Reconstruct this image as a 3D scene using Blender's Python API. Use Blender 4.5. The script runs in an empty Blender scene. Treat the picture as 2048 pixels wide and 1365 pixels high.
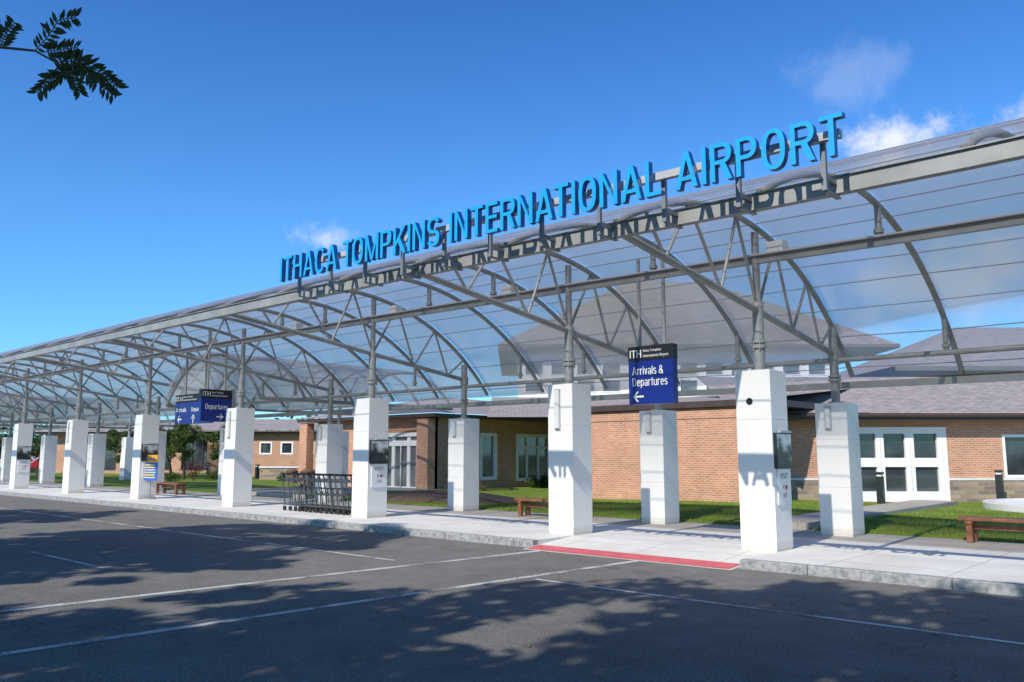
import bpy, math, random
import numpy as np
from mathutils import Vector, Matrix
rnd=random.Random(7); NR=np.random.RandomState(5)
scene=bpy.context.scene
COL=bpy.context.collection
R_=math.radians
# ------------------------------------------------------------------ materials
def newmat(name):
    m=bpy.data.materials.new(name); m.use_nodes=True
    nt=m.node_tree; b=nt.nodes["Principled BSDF"]
    return m,nt,b
def N(nt,t,**k):
    n=nt.nodes.new(t)
    for a,v in k.items(): setattr(n,a,v)
    return n
def objco(nt): return N(nt,"ShaderNodeTexCoord").outputs["Object"]
def noise(nt,vec,scale,detail=4,rough=.55):
    n=N(nt,"ShaderNodeTexNoise"); n.inputs["Scale"].default_value=scale; n.inputs["Detail"].default_value=detail
    n.inputs["Roughness"].default_value=rough
    if vec is not None: nt.links.new(vec,n.inputs["Vector"])
    return n.outputs["Fac"]
def ramp(nt,fac,stops):
    r=N(nt,"ShaderNodeValToRGB"); e=r.color_ramp.elements
    while len(e)<len(stops): e.new(.5)
    for i,(p,c) in enumerate(stops):
        e[i].position=p; e[i].color=(*c,1) if len(c)==3 else c
    nt.links.new(fac,r.inputs[0]); return r.outputs[0]
def mixc(nt,fac,a,b,mode='MIX'):
    m=N(nt,"ShaderNodeMix",data_type='RGBA',blend_type=mode)
    for i,v in ((0,fac),(6,a),(7,b)):
        if isinstance(v,(int,float)): m.inputs[i].default_value=v
        elif isinstance(v,tuple): m.inputs[i].default_value=(*v,1) if len(v)==3 else v
        else: nt.links.new(v,m.inputs[i])
    return m.outputs[2]
def bump(nt,b,h,st=.3,dist=.02):
    n=N(nt,"ShaderNodeBump"); n.inputs["Strength"].default_value=st; n.inputs["Distance"].default_value=dist
    nt.links.new(h,n.inputs["Height"]); nt.links.new(n.outputs[0],b.inputs["Normal"])
def simple(name,col,rough=.6,var=.12,scale=3,metal=0,bmp=0,fine=60,spec=.5):
    m,nt,b=newmat(name); o=objco(nt)
    n1=noise(nt,o,scale,6); c=ramp(nt,n1,[(.3,tuple(x*(1-var) for x in col)),(.7,tuple(min(1,x*(1+var)) for x in col))])
    nt.links.new(c,b.inputs["Base Color"]); b.inputs["Roughness"].default_value=rough; b.inputs["Metallic"].default_value=metal
    b.inputs["Specular IOR Level"].default_value=spec
    if bmp: bump(nt,b,noise(nt,o,fine,4),bmp,.01)
    return m
M={}
M['steel']=simple('galvanised_steel',(.30,.30,.285),.45,.18,2.5,0.15)
M['steel_light']=simple('light_steel',(.46,.46,.45),.4,.1,3,0.1)
M['bracket']=simple('bracket_steel',(.22,.24,.26),.45,.08,3,0.2)
M['black']=simple('black_paint',(.012,.012,.014),.4,.1)
M['print']=simple('grey_print',(.12,.12,.12),.5,.1)
M['darkmetal']=simple('dark_metal',(.035,.04,.042),.35,.2,5,.4)
M['cartmetal']=simple('cart_metal',(.09,.10,.10),.35,.2,5,.4)
M['navy']=simple('navy_panel',(.006,.02,.21),.3,.06)
M['whitepaint']=simple('white_paint',(.84,.82,.79),.4,.04)
M['offwhite']=simple('off_white',(.66,.65,.62),.5,.05)
M['brown']=simple('brown_fascia',(.065,.04,.032),.45,.15)
M['soffit']=simple('soffit',(.2,.16,.13),.6,.1)
M['wood']=simple('bench_wood',(.24,.09,.04),.55,.35,6,0,.3,30)
M['tan']=simple('tan_concrete',(.33,.26,.18),.7,.15,6,0,.2)
M['mulch']=simple('mulch',(.15,.095,.06),.95,.5,9,0,.9,35)
M['gravel']=simple('white_gravel',(.75,.75,.73),.9,.2,40,0,.6,60)
M['rubber']=simple('rubber',(.015,.015,.015),.7,.1)
M['red']=simple('red_paint',(.4,.01,.02),.25,.05)
M['silver']=simple('silver_paint',(.5,.52,.54),.25,.05)
M['orange']=simple('orange_panel',(.75,.36,.02),.5,.05)
M['blue']=simple('blue_panel',(.03,.13,.5),.5,.05)
M['yellow']=simple('yellow_paint',(.8,.62,.1),.5,.05)
M['heart']=simple('heart_red',(.5,.03,.04),.5,.05)
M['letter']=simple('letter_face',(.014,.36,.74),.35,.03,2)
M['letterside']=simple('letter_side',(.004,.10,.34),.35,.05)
M['brickdark']=simple('bin_brown',(.16,.085,.05),.7,.2,8)
M['bark']=simple('bark',(.09,.065,.045),.9,.3,12,0,.8,30)
M['lamp']=simple('lamp_lens',(.72,.71,.68),.35,.03)
def m_glass(name='window_glass',c=(.035,.045,.05)):
    m,nt,b=newmat(name); b.inputs["Roughness"].default_value=.04
    k=ramp(nt,noise(nt,objco(nt),.9,3),[(.35,tuple(x*.5 for x in c)),(.65,tuple(x*1.5 for x in c))]); nt.links.new(k,b.inputs["Base Color"])
    b.inputs["Specular IOR Level"].default_value=1.0
    n=noise(nt,objco(nt),.8,2); bump(nt,b,n,.05,.05); return m
M['glass']=m_glass(); M['tonedglass']=m_glass('reflection_toned_glass',(.16,.17,.16))  # second glass: reflections and bright interior painted in as a paler base colour
def m_clad():
    m,nt,b=newmat('pillar_cladding'); o=objco(nt)
    n1=noise(nt,o,.9,3); n2=noise(nt,o,9,6,.65)
    c=ramp(nt,n1,[(.3,(.82,.785,.73)),(.7,(.86,.83,.78))])
    sp=ramp(nt,n2,[(.34,(.965,.965,.96)),(.48,(1,1,1))])
    c=mixc(nt,1.0,c,sp,'MULTIPLY')
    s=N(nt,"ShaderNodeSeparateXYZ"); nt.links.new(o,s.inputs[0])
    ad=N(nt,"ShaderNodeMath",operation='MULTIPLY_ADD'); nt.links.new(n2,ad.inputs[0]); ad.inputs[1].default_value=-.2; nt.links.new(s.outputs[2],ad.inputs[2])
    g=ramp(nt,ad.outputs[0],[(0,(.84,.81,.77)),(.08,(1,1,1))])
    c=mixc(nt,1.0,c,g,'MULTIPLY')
    nt.links.new(c,b.inputs["Base Color"]); b.inputs["Roughness"].default_value=.36; return m
M['clad']=m_clad()
def m_brick(name,c1,c2,mort,bw=.2,bh=.067,ms=.008,scale=1.0,bm=.4):
    m,nt,b=newmat(name); o=objco(nt)
    s=N(nt,"ShaderNodeSeparateXYZ"); nt.links.new(o,s.inputs[0])
    a=N(nt,"ShaderNodeMath",operation='ADD'); nt.links.new(s.outputs[0],a.inputs[0]); nt.links.new(s.outputs[1],a.inputs[1])
    cb=N(nt,"ShaderNodeCombineXYZ"); nt.links.new(a.outputs[0],cb.inputs[0]); nt.links.new(s.outputs[2],cb.inputs[1])
    br=N(nt,"ShaderNodeTexBrick"); nt.links.new(cb.outputs[0],br.inputs["Vector"])
    br.inputs["Color1"].default_value=(*c1,1); br.inputs["Color2"].default_value=(*c2,1); br.inputs["Mortar"].default_value=(*mort,1)
    br.inputs["Scale"].default_value=scale; br.inputs["Mortar Size"].default_value=ms; br.inputs["Brick Width"].default_value=bw; br.inputs["Row Height"].default_value=bh
    v=ramp(nt,noise(nt,o,1.3,5),[(.3,(.85,.85,.85)),(.7,(1.1,1.08,1.05))])
    nt.links.new(mixc(nt,1.0,br.outputs[0],v,'MULTIPLY'),b.inputs["Base Color"]); b.inputs["Roughness"].default_value=.85
    inv=N(nt,"ShaderNodeMath",operation='SUBTRACT'); inv.inputs[0].default_value=1; nt.links.new(br.outputs["Fac"],inv.inputs[1])
    bump(nt,b,inv.outputs[0],bm,.01); return m
M['brick']=m_brick('brick_wall',(.58,.255,.135),(.44,.175,.09),(.52,.40,.30),.2,.067,.011)
M['stone']=m_brick('stone_veneer',(.40,.30,.20),(.19,.145,.12),(.30,.25,.2),.38,.13,.012)
def m_roof():
    m,nt,b=newmat('roof_shingles'); o=objco(nt)
    br=N(nt,"ShaderNodeTexBrick"); nt.links.new(o,br.inputs["Vector"])
    br.inputs["Color1"].default_value=(.36,.315,.30,1); br.inputs["Color2"].default_value=(.28,.245,.235,1); br.inputs["Mortar"].default_value=(.18,.16,.155,1)
    br.inputs["Scale"].default_value=1; br.inputs["Brick Width"].default_value=.35; br.inputs["Row Height"].default_value=.16; br.inputs["Mortar Size"].default_value=.012
    v=ramp(nt,noise(nt,o,4,6),[(.3,(.8,.8,.8)),(.7,(1.2,1.17,1.15))])
    nt.links.new(mixc(nt,1.0,br.outputs[0],v,'MULTIPLY'),b.inputs["Base Color"]); b.inputs["Roughness"].default_value=.9; return m
M['roof']=m_roof()
def m_asphalt():
    m,nt,b=newmat('asphalt'); o=objco(nt)
    a=noise(nt,o,.25,5); f=noise(nt,o,60,4,.75); g=noise(nt,o,2.2,7,.65)
    c=ramp(nt,a,[(.3,(.150,.143,.134)),(.7,(.190,.181,.169))])
    c=mixc(nt,1.0,c,ramp(nt,f,[(.35,(.5,.5,.5)),(.62,(1.45,1.44,1.42))]),'MULTIPLY')
    c=mixc(nt,1.0,c,ramp(nt,g,[(.32,(.84,.84,.84)),(.66,(1.12,1.12,1.11))]),'MULTIPLY')
    vo=N(nt,"ShaderNodeTexVoronoi",feature='DISTANCE_TO_EDGE'); vo.inputs["Scale"].default_value=.16
    ad=N(nt,"ShaderNodeVectorMath",operation='ADD') 
    nn=N(nt,"ShaderNodeTexNoise"); nn.inputs["Scale"].default_value=1.5; nt.links.new(o,nn.inputs["Vector"])
    nt.links.new(o,ad.inputs[0]); nt.links.new(nn.outputs["Color"],ad.inputs[1]); nt.links.new(ad.outputs[0],vo.inputs["Vector"])
    c=mixc(nt,1.0,c,ramp(nt,vo.outputs["Distance"],[(.0,(.7,.7,.7)),(.003,(1,1,1))]),'MULTIPLY')
    nt.links.new(c,b.inputs["Base Color"]); b.inputs["Roughness"].default_value=.95; b.inputs["Specular IOR Level"].default_value=.1
    bump(nt,b,f,.6,.012); return m
M['asphalt']=m_asphalt()
def m_conc(name,col,jw,jh,off=0):
    m,nt,b=newmat(name); o=objco(nt)
    br=N(nt,"ShaderNodeTexBrick"); nt.links.new(o,br.inputs["Vector"]); br.offset=off
    br.inputs["Color1"].default_value=(*col,1); br.inputs["Color2"].default_value=(*[x*.93 for x in col],1); br.inputs["Mortar"].default_value=(*[x*.5 for x in col],1)
    br.inputs["Scale"].default_value=1; br.inputs["Brick Width"].default_value=jw; br.inputs["Row Height"].default_value=jh; br.inputs["Mortar Size"].default_value=.008
    c=mixc(nt,1.0,br.outputs[0],ramp(nt,noise(nt,o,1.1,7,.6),[(.3,(.86,.85,.83)),(.68,(1.06,1.06,1.06))]),'MULTIPLY')
    f=noise(nt,o,70,3); c=mixc(nt,1.0,c,ramp(nt,f,[(.35,(.9,.9,.9)),(.6,(1.05,1.05,1.05))]),'MULTIPLY')
    nt.links.new(c,b.inputs["Base Color"]); b.inputs["Roughness"].default_value=.85; bump(nt,b,f,.2,.006); return m
M['concrete']=m_conc('light_concrete',(.68,.655,.61),1.55,1.2)
M['concrete2']=m_conc('grey_concrete',(.44,.40,.34),1.8,1.7)
M['kerb']=simple('granite_kerb',(.29,.285,.275),.8,.4,14,0,.6,45)
def m_line():
    m,nt,b=newmat('worn_road_paint'); o=objco(nt)
    f=noise(nt,o,36,6,.8); g=noise(nt,o,1.8,5)
    ad=N(nt,"ShaderNodeMath",operation='ADD'); nt.links.new(f,ad.inputs[0]); nt.links.new(g,ad.inputs[1])
    c=ramp(nt,ad.outputs[0],[(.92,(.18,.17,.16)),(1.10,(.52,.51,.48))]); nt.links.new(c,b.inputs["Base Color"]); b.inputs["Roughness"].default_value=.8; return m
M['line']=m_line()
M['tactile']=simple('tactile_red',(.52,.105,.12),.75,.25,8)
def m_grass(name,a,c,sc=.7):
    m,nt,b=newmat(name); o=objco(nt)
    n1=noise(nt,o,sc,6); n2=noise(nt,o,25,4,.7)
    k=ramp(nt,n1,[(.3,a),(.7,c)]); k=mixc(nt,1.0,k,ramp(nt,n2,[(.3,(.6,.65,.5)),(.7,(1.25,1.22,1.2))]),'MULTIPLY')
    nt.links.new(k,b.inputs["Base Color"]); b.inputs["Roughness"].default_value=.9; b.inputs["Specular IOR Level"].default_value=.15; bump(nt,b,n2,.7,.03); return m
M['lawn']=m_grass('lawn_grass',(.12,.18,.03),(.21,.27,.05))
M['blade']=m_grass('grass_blades',(.15,.23,.04),(.28,.34,.07))
M['far']=m_grass('far_ground',(.06,.085,.03),(.10,.12,.05),.05)
def m_leaf(name,a,c,sc=1.2,tr=.35):
    m,nt,b=newmat(name); o=objco(nt)
    k=ramp(nt,noise(nt,o,sc,5,.7),[(.3,a),(.7,c)]); nt.links.new(k,b.inputs["Base Color"]); b.inputs["Roughness"].default_value=.55; b.inputs["Specular IOR Level"].default_value=.3
    t=N(nt,"ShaderNodeBsdfTranslucent"); nt.links.new(k,t.inputs[0]); mx=N(nt,"ShaderNodeMixShader"); mx.inputs[0].default_value=tr
    nt.links.new(b.outputs[0],mx.inputs[1]); nt.links.new(t.outputs[0],mx.inputs[2]); nt.links.new(mx.outputs[0],nt.nodes["Material Output"].inputs[0]); return m
M['leaf']=m_leaf('tree_leaves',(.045,.085,.018),(.12,.17,.035))
M['leafdark']=m_leaf('locust_leaves',(.018,.04,.01),(.045,.08,.02),3,.3)
M['leafdry']=m_leaf('dry_leaves',(.25,.17,.05),(.3,.25,.08),3,.1)
M['leafred']=m_leaf('purple_leaves',(.06,.02,.025),(.14,.05,.05),4,.2)
M['farleaf']=m_leaf('far_leaves',(.03,.055,.02),(.08,.11,.035),.3,.2)
def m_poly():
    m,nt,b=newmat('polycarbonate_sheet'); o=objco(nt)
    tp=N(nt,"ShaderNodeBsdfTransparent"); tp.inputs[0].default_value=(.97,.965,.96,1)
    tl=N(nt,"ShaderNodeBsdfTranslucent"); tl.inputs[0].default_value=(.98,.95,.94,1)
    df=N(nt,"ShaderNodeBsdfDiffuse"); df.inputs[0].default_value=(.94,.92,.92,1)
    gl=N(nt,"ShaderNodeBsdfGlossy"); gl.inputs["Roughness"].default_value=.3; gl.inputs[0].default_value=(.95,.95,.97,1)
    fr=N(nt,"ShaderNodeFresnel"); fr.inputs[0].default_value=1.4
    m1=N(nt,"ShaderNodeMixShader"); m1.inputs[0].default_value=.35; nt.links.new(tl.outputs[0],m1.inputs[1]); nt.links.new(df.outputs[0],m1.inputs[2])
    s=N(nt,"ShaderNodeMapping"); s.inputs["Scale"].default_value=(.5,.35,.35); nt.links.new(o,s.inputs[0])
    fac=ramp(nt,noise(nt,s.outputs[0],1.2,5),[(.3,(.30,)*3),(.72,(.44,)*3)])
    sx=N(nt,"ShaderNodeSeparateXYZ"); nt.links.new(o,sx.inputs[0])
    mr=N(nt,"ShaderNodeMapRange"); nt.links.new(sx.outputs[1],mr.inputs[0]); mr.inputs[1].default_value=8.6; mr.inputs[2].default_value=11.0; mr.inputs[3].default_value=.3; mr.inputs[4].default_value=1.05
    mm=N(nt,"ShaderNodeMath",operation='MULTIPLY'); nt.links.new(fac,mm.inputs[0]); nt.links.new(mr.outputs[0],mm.inputs[1])
    m2=N(nt,"ShaderNodeMixShader"); nt.links.new(mm.outputs[0],m2.inputs[0]); nt.links.new(tp.outputs[0],m2.inputs[1]); nt.links.new(m1.outputs[0],m2.inputs[2])
    m3=N(nt,"ShaderNodeMixShader"); mu=N(nt,"ShaderNodeMath",operation='MULTIPLY'); mu.inputs[1].default_value=.55; nt.links.new(fr.outputs[0],mu.inputs[0])
    nt.links.new(mu.outputs[0],m3.inputs[0]); nt.links.new(m2.outputs[0],m3.inputs[1]); nt.links.new(gl.outputs[0],m3.inputs[2])
    nt.links.new(m3.outputs[0],nt.nodes["Material Output"].inputs[0]); return m
M['poly']=m_poly()
def m_poster():
    m,nt,b=newmat('poster_print'); o=objco(nt)
    n=noise(nt,o,5,3,.6)
    s=N(nt,"ShaderNodeSeparateXYZ"); nt.links.new(o,s.inputs[0])
    a=N(nt,"ShaderNodeMath",operation='MULTIPLY_ADD'); nt.links.new(s.outputs[2],a.inputs[0]); a.inputs[1].default_value=.9; a.inputs[2].default_value=-1.4
    ad=N(nt,"ShaderNodeMath",operation='ADD'); nt.links.new(n,ad.inputs[0]); nt.links.new(a.outputs[0],ad.inputs[1])
    c=ramp(nt,ad.outputs[0],[(.38,(.02,.02,.022)),(.50,(.12,.10,.075)),(.58,(.35,.34,.32)),(.70,(.6,.62,.64))]); nt.links.new(c,b.inputs["Base Color"]); b.inputs["Roughness"].default_value=.25; return m
M['poster']=m_poster()
# ------------------------------------------------------------------ mesh builder
class MB:
    def __init__(s): s.v=[]; s.f=[]; s.m=[]
    def add(s,vs,fs,mi=0):
        o=len(s.v); s.v+= [tuple(p) for p in vs]; s.f+=[tuple(i+o for i in f) for f in fs]; s.m+=[mi]*len(fs); return s
    def box(s,x0,x1,y0,y1,z0,z1,mi=0):
        return s.add([(x0,y0,z0),(x1,y0,z0),(x1,y1,z0),(x0,y1,z0),(x0,y0,z1),(x1,y0,z1),(x1,y1,z1),(x0,y1,z1)],
          [(0,3,2,1),(4,5,6,7),(0,1,5,4),(1,2,6,5),(2,3,7,6),(3,0,4,7)],mi)
    def tube(s,pts,r,n=10,mi=0,cap=True,r2=None):
        pts=[Vector(p) for p in pts]; rings=[]
        prev=None
        for i,p in enumerate(pts):
            t=(pts[min(i+1,len(pts)-1)]-pts[max(i-1,0)]).normalized()
            if prev is None:
                a=Vector((0,0,1)) if abs(t.z)<.9 else Vector((1,0,0)); x=t.cross(a).normalized()
            else: x=(prev-t*prev.dot(t)).normalized()
            prev=x; y=t.cross(x)
            rr=r if r2 is None else r+(r2-r)*i/(len(pts)-1)
            rings.append([p+(x*math.cos(6.28318*k/n)+y*math.sin(6.28318*k/n))*rr for k in range(n)])
        vs=[v for q in rings for v in q]; fs=[]
        for i in range(len(pts)-1):
            for k in range(n): fs.append((i*n+k,i*n+(k+1)%n,(i+1)*n+(k+1)%n,(i+1)*n+k))
        if cap: fs.append(tuple(range(n-1,-1,-1))); fs.append(tuple((len(pts)-1)*n+k for k in range(n)))
        return s.add(vs,fs,mi)
    def sweepx(s,st,sec,mi=0):
        n=len(sec); vs=[(x,y+a,z+b) for x,y,z in st for a,b in sec]; fs=[]
        for i in range(len(st)-1):
            for k in range(n): fs.append((i*n+k,i*n+(k+1)%n,(i+1)*n+(k+1)%n,(i+1)*n+k))
        fs.append(tuple(range(n-1,-1,-1))); fs.append(tuple((len(st)-1)*n+k for k in range(n)))
        return s.add(vs,fs,mi)
    def cyl(s,x,y,z0,z1,r,n=20,mi=0,r2=None): return s.tube([(x,y,z0),(x,y,z1)],r,n,mi,True,r2)
    def prism(s,poly,y0,y1,mi=0):
        n=len(poly); vs=[(x,y0,z) for x,z in poly]+[(x,y1,z) for x,z in poly]
        return s.add(vs,[tuple(range(n)),tuple(range(2*n-1,n-1,-1))]+[((k+1)%n,k,n+k,n+(k+1)%n) for k in range(n)],mi)
    def poly(s,pts,mi=0): return s.add(pts,[tuple(range(len(pts)))],mi)
def mk(name,mb,mats,parent=None,loc=(0,0,0),rz=0,label=None,smooth=False,bevel=0,kind=None,cat=None,group=None):
    me=bpy.data.meshes.new(name); me.from_pydata(mb.v,[],mb.f); me.update()
    for m in mats: me.materials.append(M[m] if isinstance(m,str) else m)
    if len(mats)>1: me.polygons.foreach_set('material_index',mb.m)
    if smooth: me.polygons.foreach_set('use_smooth',[True]*len(me.polygons))
    o=bpy.data.objects.new(name,me); COL.objects.link(o); o.location=loc; o.rotation_euler=(0,0,rz)
    if smooth:
        try: me.set_sharp_from_angle(angle=R_(35))
        except Exception: pass
    if bevel:
        b=o.modifiers.new('bevel','BEVEL'); b.width=bevel; b.segments=2; b.limit_method='ANGLE'
    if parent: o.parent=parent
    tag(o,label,cat,group,kind); return o
def tag(o,label=None,cat=None,group=None,kind=None):
    if label: o["label"]=label
    if cat: o["category"]=cat
    if group: o["group"]=group
    if kind: o["kind"]=kind
def empty(name,loc,rz=0,label=None,cat=None,group=None,parent=None):
    o=bpy.data.objects.new(name,None); o.empty_display_size=.2; COL.objects.link(o); o.location=loc; o.rotation_euler=(0,0,rz)
    if parent: o.parent=parent
    tag(o,label,cat,group); return o
def dup(root,loc=None,rz=None,parent=None,label=None):
    c=root.copy(); COL.objects.link(c)
    if parent: c.parent=parent
    if loc is not None: c.location=loc
    if rz is not None: c.rotation_euler=(0,0,rz)
    if label: c["label"]=label
    for ch in list(root.children): dup(ch,parent=c)
    return c
def textmesh(body,offset=0.0,extrude=0.0,align='LEFT'):
    c=bpy.data.curves.new('lettering','FONT'); c.body=body; c.size=1; c.offset=offset; c.extrude=extrude; c.align_x=align; c.resolution_u=6
    o=bpy.data.objects.new('lettering',c); COL.objects.link(o)
    dg=bpy.context.evaluated_depsgraph_get(); dg.update()
    me=bpy.data.meshes.new_from_object(o.evaluated_get(dg)); bpy.data.objects.remove(o); bpy.data.curves.remove(c)
    return me
def fit(me,x0,y0,w=None,h=None):
    a=np.empty(len(me.vertices)*3); me.vertices.foreach_get('co',a); a=a.reshape(-1,3)
    mn=a.min(0); mx=a.max(0); sy=h/(mx[1]-mn[1]) if h else None; sx=w/(mx[0]-mn[0]) if w else sy
    if sy is None: sy=sx
    a[:,0]=(a[:,0]-mn[0])*sx+x0; a[:,1]=(a[:,1]-mn[1])*sy+y0; me.vertices.foreach_set('co',a.ravel()); me.update(); return me
def textpart(body,x0,z0,w,h,y,mat,parent,name='lettering',offset=.0,rz=0,loc=(0,0,0)):
    me=fit(textmesh(body,offset),x0,z0,w,h)
    a=np.empty(len(me.vertices)*3); me.vertices.foreach_get('co',a); a=a.reshape(-1,3)
    b=np.stack([a[:,0],np.full(len(a),y),a[:,1]],1); me.vertices.foreach_set('co',b.ravel()); me.update(); me.materials.clear(); me.materials.append(M[mat])
    o=bpy.data.objects.new(name,me); COL.objects.link(o); o.parent=parent; o.location=loc; o.rotation_euler=(0,0,rz); return o
# ------------------------------------------------------------------ grotesque glyphs
T=.125; TY=.108
GW=dict(I=T,T=.55,H=.57,A=.64,C=.58,O=.60,M=.70,P=.55,K=.60,N=.58,S=.55,E=.50,R=.58,L=.48,D=.58,
        r=.34,i=T,v=.47,a=.47,l=T,s=.44,e=.48,p=.50,t=.30,u=.48)
GW['&']=.66; GW[' ']=.18
def rect2(x0,x1,y0,y1): return [[(x0,y0),(x1,y0),(x1,y1),(x0,y1)]]
def ringstrip(cx,cy,rx,ry,a0,a1,n=28,p=2.5,tx=T,ty=TY):
    out=[];inn=[]
    f=lambda v:math.copysign(abs(v)**(2/p),v)
    for k in range(n+1):
        a=R_(a0+(a1-a0)*k/n); c,s=math.cos(a),math.sin(a)
        out.append((cx+rx*f(c),cy+ry*f(s))); inn.append((cx+(rx-tx)*f(c),cy+(ry-ty)*f(s)))
    return [('strip',out,inn)]
def glyph(c):
    w=GW[c]; g=[]; X=.74
    V=lambda x:rect2(x,x+T,0,1)
    if c in 'Il': g+=V(0)
    if c=='T': g+=rect2(0,w,1-TY,1)+rect2(w/2-T/2,w/2+T/2,0,1-TY)
    if c=='H': g+=V(0)+V(w-T)+rect2(T,w-T,.46,.46+TY)
    if c=='L': g+=V(0)+rect2(T,w,0,TY)
    if c=='E': g+=V(0)+rect2(T,w,0,TY)+rect2(T,w*.93,.46,.46+TY)+rect2(T,w*.98,1-TY,1)
    if c=='N': g+=V(0)+V(w-T)+[[(T*.9,1),(T*.2,1),(w-T*.95,0),(w-T*.2,0)]]
    if c=='M': g+=V(0)+V(w-T)+[[(T*.15,1),(T*.98,1),(w/2+T*.32,.02),(w/2-T*.42,.02)],[(w-T*.98,1),(w-T*.15,1),(w/2+T*.42,.02),(w/2-T*.32,.02)]]
    if c=='A': g+=[[(0,0),(T*.98,0),(w/2+T*.42,1),(w/2-T*.55,1)],[(w-T*.98,0),(w,0),(w/2+T*.55,1),(w/2-T*.42,1)]]+rect2(w*.2,w*.8,.22,.22+TY*.95)
    if c=='K': g+=V(0)+[[(T,.30),(T,.48),(w-T*1.05,1),(w-.0,1)],[(T*1.55,.50),(T*2.4,.64),(w+.01,0),(w-T*1.1,0)]]
    if c=='O': g+=ringstrip(w/2,.5,w/2,.515,0,360,56)
    if c=='C': g+=ringstrip(w/2,.5,w/2,.515,38,322,44)
    if c=='D': g+=V(0)+rect2(T,w-.3,1-TY,1)+rect2(T,w-.3,0,TY)+ringstrip(w-.3,.5,.3,.5,90,-90,24,2.5)
    if c in 'PR':
        y0=.42 if c=='P' else .44; r=(1-y0)/2
        g+=V(0)+rect2(T,w-r*.95,1-TY,1)+rect2(T,w-r*.95,y0,y0+TY)+ringstrip(w-r*.95,y0+r,r*.95,r,90,-90,20,2.3)
        if c=='R': g+=[[(w*.42,y0+.02),(w*.70,y0+.02),(w+.005,0),(w-T*1.08,0)]]
    if c=='S' or c=='s':
        k=1 if c=='S' else X
        rx=w/2; ty=TY*(1 if c=='S' else .95); yo=.25*k-ty*.25+.005; ry=yo+ty/2
        g+=ringstrip(rx,.5*k+yo,rx,ry,22,270,30,2.3,T,ty)+ringstrip(rx,.5*k-yo,rx,ry,90,-158,30,2.3,T,ty)
    if c=='i': g+=rect2(0,T,0,X)+rect2(0,T,.86,1)
    if c=='r': g+=rect2(0,T,0,X)+ringstrip(T+.13,X-.2,.2,.21,160,60,12,2.3)
    if c=='v': g+=[[(0,X),(T,X),(w/2+T*.4,0),(w/2-T*.45,0)],[(w-T,X),(w,X),(w/2+T*.45,0),(w/2-T*.4,0)]]
    if c=='u': g+=rect2(0,T,.2,X)+rect2(w-T,w,0,X)+ringstrip(w/2,.22,w/2,.23,180,330,16,2.5)
    if c=='e': g+=ringstrip(w/2,X/2,w/2,X/2+.01,0,322,40,2.4,T,.105)+rect2(T*.8,w-T*.2,X/2-.04,X/2+.055)
    if c=='p': g+=rect2(0,T,-.25,X)+ringstrip(w/2+.02,X/2,w/2-.02,X/2+.01,0,360,44,2.4,T,.105)
    if c=='t': g+=rect2(.08,.08+T,.12,.95)+rect2(0,w,X-.10,X)+ringstrip(.08+.16,.16,.16,.165,180,290,10,2.3)
    if c=='a': g+=rect2(w-T,w,0,X*.7)+ringstrip(w/2,X-.2,w/2,.21,0,160,20,2.4,T,.10)+ringstrip(w/2-.02,.215,w/2-.02,.225,0,360,36,2.4,T*.95,.095)
    if c=='&': g+=ringstrip(.29,.76,.20,.25,0,360,36,2.2,T*.9,.10)+ringstrip(.28,.27,.28,.28,0,360,40,2.2)+[[(.12,.62),(.27,.66),(.66,0),(.49,0)]]+[[(.50,.33),(.62,.33),(.56,.08),(.46,.16)]]
    return g
def glyphinto(mb,c,k,H,D,ox=0,oz=0,yb=0):
    for i,s in enumerate(glyph(c)):
        y0=yb+i*.0009; y1=yb+D-i*.0009
        if isinstance(s,tuple):
            _,o,q=s; n=len(o); P=[(ox+x*k,oz+z*H) for x,z in o]; Q=[(ox+x*k,oz+z*H) for x,z in q]
            vs=[(x,y0,z) for x,z in P]+[(x,y0,z) for x,z in Q]
            fr=[(j,n+j,n+j+1,j+1) for j in range(n-1)]; sd=[]
            if D:
                vs+=[(x,y1,z) for x,z in P]+[(x,y1,z) for x,z in Q]
                for j in range(n-1):
                    fr.append((2*n+j,2*n+j+1,3*n+j+1,3*n+j)); sd.append((j,j+1,2*n+j+1,2*n+j)); sd.append((n+j+1,n+j,3*n+j,3*n+j+1))
                sd.append((0,2*n,3*n,n)); sd.append((n-1,2*n-1,4*n-1,3*n-1))
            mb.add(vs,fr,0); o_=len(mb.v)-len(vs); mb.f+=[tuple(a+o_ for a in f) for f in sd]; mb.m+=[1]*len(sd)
        else:
            P=[(ox+x*k,oz+z*H) for x,z in s]; n=len(P)
            if D:
                vs=[(x,y0,z) for x,z in P]+[(x,y1,z) for x,z in P]; o_=len(mb.v)
                mb.add(vs,[tuple(range(n)),tuple(range(2*n-1,n-1,-1))],0)
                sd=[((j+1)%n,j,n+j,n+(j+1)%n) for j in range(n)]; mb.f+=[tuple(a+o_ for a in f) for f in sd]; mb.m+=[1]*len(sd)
            else: mb.add([(x,y0,z) for x,z in P],[tuple(range(n))],0)
    return mb
def gtext(body,x0,z0,w,H,y,mat,parent,gap=.085,rz=0):
    """flat lettering built from the same glyphs; H = capital height"""
    tot=sum(GW[c] for c in body)+gap*(len(body)-1); k=w/tot; mb=MB(); x=x0
    for j,c in enumerate(body):
        if c!=' ': glyphinto(mb,c,k,H,0,x,z0,y)
        x+=(GW[c]+gap)*k
    mb.v=[(a,2*y-b if b>y else b,c_) for a,b,c_ in mb.v]
    return mk('lettering',mb,[mat],parent,rz=rz)
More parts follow.
